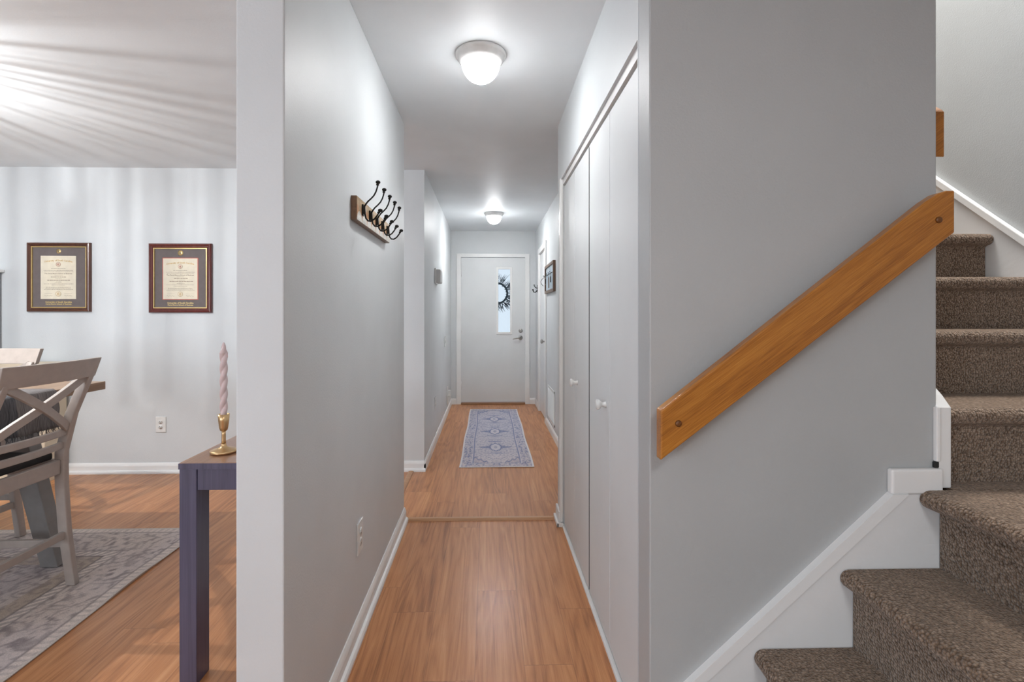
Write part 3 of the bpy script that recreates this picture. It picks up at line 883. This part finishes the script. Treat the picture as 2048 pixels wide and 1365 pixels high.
# ------------------------------------------------------------------ console table with candle
M_con = wood('dark_console_wood', (.048, .043, .075), (.10, .092, .155), axis=2, rough=.35, coat=.2)
M_contop = wood('console_top_wood', (.22, .105, .060), (.38, .20, .12), axis=1, rough=.3, coat=.2)
ct = thing('console_table', (-.85, 2.25, 0), 'dark purple-brown console table against the partition wall', 'console table')
cx, cX, cy, cY = -1.053, -.645, 1.700, 2.86
MB().box(cx, cX, cy, cY, .742, .7632).build('table_top', M_contop, ct, bevel=.002)
MB().box(cx - .0005, cX, cy - .0035, cy, .742, .7615).build('top_edge', M_con, ct)
mb = MB()
mb.box(cx + .060, cX - .060, cy + .004, cy + .026, .668, .742); mb.box(cx + .060, cX - .060, cY - .026, cY - .004, .668, .742)
mb.box(cx + .004, cx + .026, cy + .078, cY - .078, .668, .742); mb.box(cX - .026, cX - .004, cy + .078, cY - .078, .668, .742)
mb.build('apron', M_con, ct, bevel=.0015)
for (a, b) in ((cx + .001, cy), (cX - .059, cy), (cx + .001, cY - .078), (cX - .059, cY - .078)):
    MB().box(a, a + .058, b, b + .078, 0.0003, .7418).build('leg', M_con, ct, bevel=.002)
M_brass = plain('brushed_brass', (.62, .42, .22), .3, .9)
ck = thing('candlestick', (-.967, 1.822, .7634), 'brass candlestick with flat round foot on the console table', 'candlestick')
z0 = .7634
MB().lathe([(.040, 0), (.0455, .004), (.0455, .010), (.040, .0125), (.024, .0165), (.012, .022), (.0085, .030), (.0078, .034)], (-.967, 1.822, z0), 'z', 44).build('foot', M_brass, ck)
MB().lathe([(.0078, .034), (.0072, .045), (.0068, .068), (.0072, .080)], (-.967, 1.822, z0), 'z', 24).build('stem', M_brass, ck)
MB().lathe([(.0085, .080), (.0125, .083), (.0148, .092), (.0178, .118), (.0198, .142), (.0180, .142), (.014, .120), (.004, .115)], (-.967, 1.822, z0), 'z', 32).build('cup', M_brass, ck)
v = []; f = []; NR, NS = 150, 28
for i in range(NR + 1):
    q = i / NR; z = z0 + .116 + q * .289
    R = .0128 if q < .86 else .0128 * (1 - ((q - .86) / .14)) ** .7 + .0012
    for k in range(NS):
        a = 2 * PI * k / NS
        lob = .66 + .40 * abs(math.cos(a - q * 19.5)) ** .9
        v.append((-.967 + R * lob * math.cos(a), 1.822 + R * lob * math.sin(a), z))
for i in range(NR):
    for k in range(NS): f.append((i * NS + k, i * NS + (k + 1) % NS, (i + 1) * NS + (k + 1) % NS, (i + 1) * NS + k))
f += [tuple(range(NS))[::-1], tuple(NR * NS + k for k in range(NS))]
t = NT('blush_wax'); t.b.inputs['Base Color'].default_value = (.60, .46, .45, 1); t.b.inputs['Roughness'].default_value = .4
t.b.inputs['Subsurface Weight'].default_value = .2; t.b.inputs['Subsurface Radius'].default_value = (.01, .005, .004)
tag(MB().add(v, f, True).build('taper_candle', t.m), 'tall twisted blush pink candle standing in the brass candlestick', 'candle')

# ------------------------------------------------------------------ framed diplomas
def text_mesh(body, size, x, y, z, mat, name, parent, bold=0.0, align='CENTER', arc=None):
    cu = bpy.data.curves.new('t', 'FONT'); cu.body = body; cu.size = size; cu.align_x = align; cu.offset = bold; cu.fill_mode = 'FRONT'
    cu.resolution_u = 3
    ob = bpy.data.objects.new('t', cu); C.objects.link(ob)
    bpy.context.view_layer.update()
    me = bpy.data.meshes.new_from_object(ob)
    bpy.data.objects.remove(ob)
    off = parent.location if parent else Vector()
    if parent and parent.parent: off = off + parent.parent.location
    for vv in me.vertices:
        a, b = vv.co.x, vv.co.y
        if arc: b = b - (a * a) / (2 * arc)
        vv.co = Vector((x + a, y, z + b)) - off
    me.name = name; me.materials.clear(); me.materials.append(mat)
    o = bpy.data.objects.new(name, me); C.objects.link(o); o.parent = parent
    return o
M_gold = plain('gold_leaf', (.70, .52, .22), .28, .7)
M_mat = plain('brown_grey_mat', (.155, .130, .125), .8)
M_paper = plain('cream_parchment', (.80, .73, .58), .7)
M_ink = plain('brown_ink', (.36, .28, .20), .8)
M_ltgold = plain('printed_gold', (.66, .46, .20), .6)
M_red = plain('printed_red', (.45, .12, .08), .7)
M_redliner = plain('red_liner', (.55, .13, .09), .6)
M_glassm = NT('picture_glass'); tt = M_glassm
tt.b.inputs['Transmission Weight'].default_value = 1; tt.b.inputs['Roughness'].default_value = .02; tt.b.inputs['IOR'].default_value = 1.3
def seal(x, y, z, r, mat1, mat2, parent, inner):
    o = MB().lathe([(r, 0), (r * .98, -.0006)], (x, y, z), 'y', 36).build('seal', mat1, parent)
    m = MB()
    m.tube([(x + r * .82 * math.cos(k * PI / 16), y - .0008, z + r * .82 * math.sin(k * PI / 16)) for k in range(33)], r * .05, 5)
    m.box(x - r * .30, x - r * .12, y - .0012, y - .0006, z - r * .45, z + r * .40)
    m.box(x + r * .10, x + r * .28, y - .0012, y - .0006, z - r * .50, z + r * .50)
    m.box(x - r * .35, x + r * .35, y - .0012, y - .0006, z - r * .06, z + r * .06)
    m.build('seal_figure', mat2, o)
def diploma(x0, x1, z0, z1, M_fr, fw, right, label):
    cxm = (x0 + x1) / 2; r = thing('framed_diploma', (cxm, YD - .001, (z0 + z1) / 2), label, 'framed diploma')
    yw = YD - .0005
    # moulded frame, mitred: profile (inset, stand-off)
    prof = [(0, .0), (0, .016), (fw * .15, .024), (fw * .4, .027), (fw * .62, .020), (fw * .72, .020), (fw * .80, .024), (fw, .017), (fw, 0)]
    v = []; f = []
    for ins, so in prof:
        v += [(x0 + ins, yw - so, z0 + ins), (x1 - ins, yw - so, z0 + ins), (x1 - ins, yw - so, z1 - ins), (x0 + ins, yw - so, z1 - ins)]
    n = len(prof)
    for i in range(n - 1):
        for k in range(4): f.append((i * 4 + k, i * 4 + (k + 1) % 4, (i + 1) * 4 + (k + 1) % 4, (i + 1) * 4 + k))
    MB().add(v, f).build('frame', M_fr, r)
    a0, a1, b0, b1 = x0 + fw, x1 - fw, z0 + fw, z1 - fw
    g = .007
    m = MB()
    for q in ((a0, a0 + g, b0, b1), (a1 - g, a1, b0, b1), (a0 + g, a1 - g, b0, b0 + g), (a0 + g, a1 - g, b1 - g, b1)):
        m.box(q[0], q[1], yw - .0165, yw - .006, q[2], q[3])
    m.build('gold_fillet', M_gold, r)
    MB().box(a0, a1, yw - .008, yw - .002, b0, b1).build('mat_board', M_mat, r)
    # certificate
    W_, H_ = x1 - x0, z1 - z0
    p0 = x0 + W_ * (.205 if not right else .222); p1 = x0 + W_ * (.765 if not right else .770)
    q1 = z1 - H_ * (.190 if not right else .215); q0 = z0 + H_ * (.185 if not right else .198)
    if right:
        MB().box(p0 - .006, p1 + .006, yw - .0095, yw - .008, q0 - .006, q1 + .006).build('red_liner', M_redliner, r)
    MB().box(p0, p1, yw - .0105, yw - .0085, q0, q1).build('certificate', M_paper, r)
    yt = yw - .0108; pc = (p0 + p1) / 2; ph = q1 - q0; pw = p1 - p0
    text_mesh('University of South Carolina', .0190, pc, yt, q1 - ph * .125, M_ltgold, 'gold_heading', r, .0006, arc=.55)
    seal(pc, yt, q1 - ph * .20, ph * .058, M_paper, M_red, r, 0)
    seal(pc, yt, q0 + ph * .12, ph * .068, M_paper, M_ltgold, r, 0)
    # body copy too small to read: short ink dashes, three bolder lines
    m = MB(); rr = random.Random(2 if right else 1)
    rows = [(.30, .40, .9), (.345, .82, 1), (.375, .78, 1), (.455, .20, .8), (.535, .18, .8), (.605, .12, .8), (.625, .20, .8), (.655, .80, 1), (.685, .38, 1), (.735, .70, 1), (.76, .72, 1), (.785, .80, 1), (.86, .10, .6)]
    for (q, wd, k_) in rows:
        z = q1 - ph * q; x = pc - pw * wd / 2
        while x < pc + pw * wd / 2:
            l_ = rr.uniform(.004, .012)
            m.box(x, x + l_, yt - .0003, yt, z, z + .0022 * k_ + rr.uniform(0, .001)); x += l_ + .003
    for q in (.485, .56):
        if q == .485:
            wd = .42 if not right else .36
        else: wd = .62
        z = q1 - ph * (.500 if q == .485 else .575); x = pc - pw * wd / 2
        while x < pc + pw * wd / 2:
            l_ = rr.uniform(.008, .02); m.box(x, x + l_, yt - .0003, yt, z, z + .0055); x += l_ + .003
    for s_ in (-1, 1):   # signatures
        xs = pc + s_ * pw * .28
        MB().tube([(xs - .03 + k * .006, yt - .0004, q0 + ph * .075 + .004 * math.sin(k * 1.9)) for k in range(11)], .0008, 4).build('signature', M_ink, r)
        m.box(xs - .03, xs + .03, yt - .0003, yt, q0 + ph * .125, q0 + ph * .125 + .0012)
    m.build('body_print', M_ink, r)
    text_mesh('The Darla Moore School of Business', .0145, pc, yt, q1 - ph * .425, M_ink, 'school_line', r, .0004)
    ym = yw - .0082
    seal(pc, ym, z1 - H_ * (.125 if not right else .135), .0185 if not right else .022, M_gold, M_mat, r, 0)
    text_mesh('University of South Carolina', .0178, pc, ym, z0 + H_ * .131, M_gold, 'mat_lettering', r, .0007)
    text_mesh('Darla Moore School of Business', .0154, pc, ym, z0 + H_ * .103, M_gold, 'mat_lettering', r, .0005)
    return r
M_walnut = wood('walnut_frame', (.060, .022, .013), (.15, .058, .034), axis=2, rough=.3, coat=.3)
M_mahog = wood('mahogany_frame', (.085, .012, .010), (.17, .030, .022), axis=2, rough=.15, coat=.8)
diploma(-3.640, -3.150, 1.289, 1.838, M_walnut, .031, False, 'brown-framed university diploma, left one on the dining wall')
diploma(-2.695, -2.203, 1.281, 1.834, M_mahog, .036, True, 'glossy red-brown framed diploma with red liner, right of the two')

# ------------------------------------------------------------------ dining table, cloth, chairs, hutch
M_tabtop = wood('table_top_wood', (.20, .115, .065), (.42, .28, .18), axis=1, rough=.35)
M_grey = plain('grey_painted_wood', (.24, .225, .215), .5)
tb = thing('dining_table', (-2.62, 1.85, 0), 'tall dining table with thick wooden top and splayed grey legs', 'dining table')
tx0, tx1, ty0, ty1 = -3.58, -2.053, 0.95, 2.688
MB().box(tx0, tx1, ty0, ty1, .868, .910).build('table_top', M_tabtop, tb, bevel=.002)
MB().box(tx0 + .20, tx1 - .30, ty0 + .16, ty1 - .20, .80, .8675).build('apron', M_grey, tb)
for sx in (-1, 1):
    for sy in (-1, 1):
        xb = -2.815 + sx * .633; yb2 = 1.82 + sy * .71; xt = -2.815 + sx * .448; yt2 = yb2 - sy * .03
        w0, w1 = .042, .056
        v = []
        for (x, y, z, w_) in ((xb, yb2, .0085, w0), (xt, yt2, .8675, w1)):
            v += [(x - w_, y - .035, z), (x + w_, y - .035, z), (x + w_, y + .035, z), (x - w_, y + .035, z)]
        MB().add(v, [(0, 1, 2, 3), (7, 6, 5, 4), (0, 4, 5, 1), (1, 5, 6, 2), (2, 6, 7, 3), (3, 7, 4, 0)]).build('leg', M_grey, tb, bevel=.004)

# throw-like table runner across the top, hanging over the hall side
def cloth_mat():
    t = NT('charcoal_woven_cloth'); co = t.coord(); c = t.xyz(co)
    n = t.noise(t.comb(t.math('MULTIPLY', c[0], 20), t.math('MULTIPLY', c[1], 240), t.math('MULTIPLY', c[2], 14)), 1.0, 3, .6)
    band = t.math('GREATER_THAN', c[1], .12)
    a = t.ramp(n, [(.3, (.035, .036, .042)), (.7, (.14, .14, .15))]); b = t.ramp(n, [(.3, (.10, .09, .09)), (.7, (.26, .24, .235))])
    t.link(t.mix(band, a, b), t.b.inputs['Base Color']); t.b.inputs['Roughness'].default_value = .95
    t.bump(n, .8, .003)
    return t.m
M_cloth = cloth_mat()
cl_ = thing('table_runner', (-2.4, 2.05, .912), 'charcoal woven cloth with fringe draped over the table edge', 'table runner')
prof = [(-3.16, .9125), (-2.10, .9125), (-2.058, .9130), (-2.046, .906), (-2.041, .885)] + [(-2.040 + .004 * math.sin(k), .86 - .0165 * k) for k in range(8)]
v = []; f = []; NY = 60
for j in range(NY + 1):
    y = 1.72 + (2.375 - 1.72) * j / NY
    for i, (x, z) in enumerate(prof):
        hang = max(0, i - 4) / 8
        v.append((x + hang * .010 * math.sin(y * 38), y + hang * .006 * math.sin(y * 22), z - (0.01 * hang * math.sin(y * 9))))
n = len(prof)
for j in range(NY):
    for i in range(n - 1): f.append((j * n + i, j * n + i + 1, (j + 1) * n + i + 1, (j + 1) * n + i))
o = MB().add(v, f, True).build('woven_cloth', M_cloth, cl_, fix=False)
md = o.modifiers.new('thick', 'SOLIDIFY'); md.thickness = .005; md.offset = 1
fr = MB(); rr = random.Random(9)
for k in range(90):
    y = 1.725 + k * .0072
    x = -2.040 + .010 * math.sin(y * 38); zt = .860 - .0165 * 7 - .01 * math.sin(y * 9) + .006
    d1, d2, d3 = [rr.uniform(-.006, .006) for _ in range(3)]
    L = rr.uniform(.022, .045)
    fr.tube([(x, y, zt), (x + d1, y + d2, zt - L * .5), (x + d1 * .4 + .003, y + d3 * 1.5, zt - L)], [.0016, .0015, .0008], 5)
fo = fr.build('fringe', M_cloth, cl_); fo['kind'] = 'stuff'

M_chair = plain('taupe_chair_wood', (.42, .36, .32), .45)
M_seat = plain('dark_seat_pad', (.030, .027, .026), .7)
def bar(mb, a, b, w_, h, up=Vector((0, 0, 1))):
    """rectangular bar from a to b; w_ sideways, h along up"""
    a, b = Vector(a), Vector(b); t_ = (b - a).normalized(); s_ = t_.cross(up).normalized(); u_ = s_.cross(t_).normalized()
    v = [p + s_ * (i * w_ / 2) + u_ * (j * h / 2) for p in (a, b) for i, j in ((-1, -1), (1, -1), (1, 1), (-1, 1))]
    mb.add(v, [(0, 1, 2, 3), (7, 6, 5, 4), (0, 4, 5, 1), (1, 5, 6, 2), (2, 6, 7, 3), (3, 7, 4, 0)]); return mb
def ribbon(mb, pts, th, side, hgt):
    """bent board: centre-line pts, thickness th along side normals (in xy), height hgt in z list or number"""
    n = len(pts); v = []
    for i, p in enumerate(pts):
        a = Vector(pts[max(0, i - 1)]); b = Vector(pts[min(n - 1, i + 1)]); t_ = (b - a)
        nn = Vector((-t_.y, t_.x, 0)).normalized() if side is None else Vector(side)
        h0, h1 = hgt[i] if isinstance(hgt, list) else hgt
        for s_, z in ((-1, h0), (1, h0), (1, h1), (-1, h1)):
            q = Vector(p) + nn * s_ * th / 2
            v.append((q.x, q.y + .22 * (z - 1.0) * -1 if False else q.y, p[2] + z))
    f = [(i * 4 + k, (i + 1) * 4 + k, (i + 1) * 4 + (k + 1) % 4, i * 4 + (k + 1) % 4) for i in range(n - 1) for k in range(4)]
    f += [(0, 1, 2, 3), tuple((n - 1) * 4 + k for k in (3, 2, 1, 0))]
    return mb.add(v, f)
def lean(z):   # y of the back plane at height z (rear posts: splayed foot, upright at the seat, leaning head)
    pts = [(0, -.240), (.25, -.205), (.50, -.188), (.62, -.190), (.80, -.235), (1.0, -.318), (1.07, -.345)]
    for (za, a), (zb_, b) in zip(pts, pts[1:]):
        if z <= zb_: return a + (b - a) * (z - za) / (zb_ - za)
    return pts[-1][1]
def make_chair(label):
    r = thing('dining_chair', (0, 0, 0), label, 'chair', None)
    HX = .205
    for sx in (-1, 1):   # rear legs run up into the back posts
        v = []; f = []; zs = [0.0, .06, .15, .25, .35, .45, .55, .62, .70, .80, .90, .985]
        for z in zs:
            w_ = .015 + .000 * z; dpt = .023 - .004 * abs(z - .5)
            y = lean(z)
            v += [(sx * HX - w_, y - dpt, z), (sx * HX + w_, y - dpt, z), (sx * HX + w_, y + dpt, z), (sx * HX - w_, y + dpt, z)]
        for i in range(len(zs) - 1):
            f += [(i * 4 + k, i * 4 + (k + 1) % 4, (i + 1) * 4 + (k + 1) % 4, (i + 1) * 4 + k) for k in range(4)]
        f += [(3, 2, 1, 0), tuple((len(zs) - 1) * 4 + k for k in range(4))]
        MB().add(v, f, True).build('leg', M_chair, r, bevel=.004)
        mb = MB(); bar(mb, (sx * .20, .20, 0.0), (sx * .185, .185, .555), .036, .036, Vector((0, 1, 0)))
        mb.build('leg', M_chair, r, bevel=.004)
    # top rail: broad curved board bowed backwards in the middle
    pts = []; hg = []
    for i in range(17):
        x = -.232 + .464 * i / 16; bow = .028 * (1 - (x / .232) ** 2)
        pts.append((x, lean(1.02) - bow, 0)); hg.append((.972, 1.060))
    mb = MB(); ribbon(mb, pts, .022, None, hg)
    mb.v = [(x * (1 + .35 * (z - 1.0)), y - .30 * (z - 1.02), z) for x, y, z in mb.v]
    mb.build('top_rail', M_chair, r, bevel=.003)
    # two lower cross rails
    for zc, nm in ((.718, 'cross_rail'), (.655, 'cross_rail')):
        pts = [(-.195 + .39 * i / 10, lean(zc) - .022 * (1 - ((-.195 + .39 * i / 10) / .2) ** 2), 0) for i in range(11)]
        mb = MB(); ribbon(mb, pts, .018, None, [(zc - .016, zc + .016)] * 11); mb.build(nm, M_chair, r, bevel=.004)
    # X brace, curved like the back
    for s_ in (-1, 1):
        pts = []; n = 12; v = []
        for i in range(n + 1):
            q = i / n; x = s_ * (-.192 + .384 * q); z = .735 + (.975 - .735) * (q ** .92)
            y = lean(z) - .024 * (1 - (x / .2) ** 2) + .004 * s_
            pts.append(Vector((x, y, z)))
        for i, p in enumerate(pts):
            t_ = (pts[min(n, i + 1)] - pts[max(0, i - 1)]).normalized()
            u_ = Vector((-t_.z * (1 if t_.x > 0 else -1), 0, abs(t_.x))).normalized()
            sd = Vector((0, 1, 0))
            for a, b in ((-1, -1), (1, -1), (1, 1), (-1, 1)): v.append(p + sd * a * .009 + u_ * b * .017)
        f = [(i * 4 + k, (i + 1) * 4 + k, (i + 1) * 4 + (k + 1) % 4, i * 4 + (k + 1) % 4) for i in range(n) for k in range(4)] + [(0, 1, 2, 3), tuple(n * 4 + k for k in (3, 2, 1, 0))]
        MB().add(v, f).build('cross_brace', M_chair, r, bevel=.002)
    mb = MB()
    for a, b in (((-.188, lean(.55) + .0, .555), (.188, lean(.55) + .0, .555)), ((-.17, .186, .555), (.17, .186, .555))): bar(mb, a, b, .022, .066)
    for s_ in (-1, 1): bar(mb, (s_ * .20, lean(.55) + .02, .555), (s_ * .186, .17, .555), .022, .066)
    mb.build('seat_frame', M_chair, r, bevel=.004)
    MB().prism([(-.19, -.165), (.19, -.165), (.215, .21), (-.215, .21)], 'z', .589, .622).build('seat', M_seat, r, bevel=.010, seg=3)
    for (a, b) in (((-.20, lean(.235), .235), (.20, lean(.235), .235)),): 
        mb = MB(); bar(mb, a, b, .020, .034); mb.build('stretcher', M_chair, r, bevel=.003)
    for s_ in (-1, 1):
        mb = MB(); bar(mb, (s_ * .203, lean(.20) + .01, .195), (s_ * .196, .185, .195), .020, .034); mb.build('stretcher', M_chair, r, bevel=.003)
    mb = MB(); bar(mb, (-.19, .19, .30), (.19, .19, .30), .020, .034); mb.build('stretcher', M_chair, r, bevel=.003)
    return r
def dup(src, label):
    c = src.copy(); C.objects.link(c); c['label'] = label
    for ch_ in list(src.children):
        d = ch_.copy(); C.objects.link(d); d.parent = c
    return c
A = make_chair('taupe cross-back dining chair nearest the hall, its back to the hall')
Bc = dup(A, 'taupe cross-back chair at the far end of the dining table')
A['group'] = Bc['group'] = 'cross-back dining chairs'
A.location = (-2.180, 2.138, .0075); A.rotation_euler = (0, 0, PI / 2)
Bc.location = (-2.862, 2.620, .0075); Bc.rotation_euler = (0, 0, PI)

M_cream = paint('cream_paint', (.66, .56, .42), .5)
M_hgrey = paint('hutch_grey', (.22, .22, .23), .5)
hu = thing('hutch', (-3.9, 3.8, 0), 'cream low cabinet with tall grey upper against the dining wall, mostly out of frame', 'hutch')
MB().box(-4.6, -3.32, 3.76, YD - .030, .0003, .897).build('lower_cabinet', M_cream, hu, bevel=.004)
MB().box(-4.6, -3.85, 3.80, YD - .002, .8975, 1.60).build('upper_cabinet', M_hgrey, hu, bevel=.004)
MB().box(-4.62, -3.825, 3.78, YD - .002, 1.600, 1.622).build('cornice', M_trim, hu, bevel=.004)
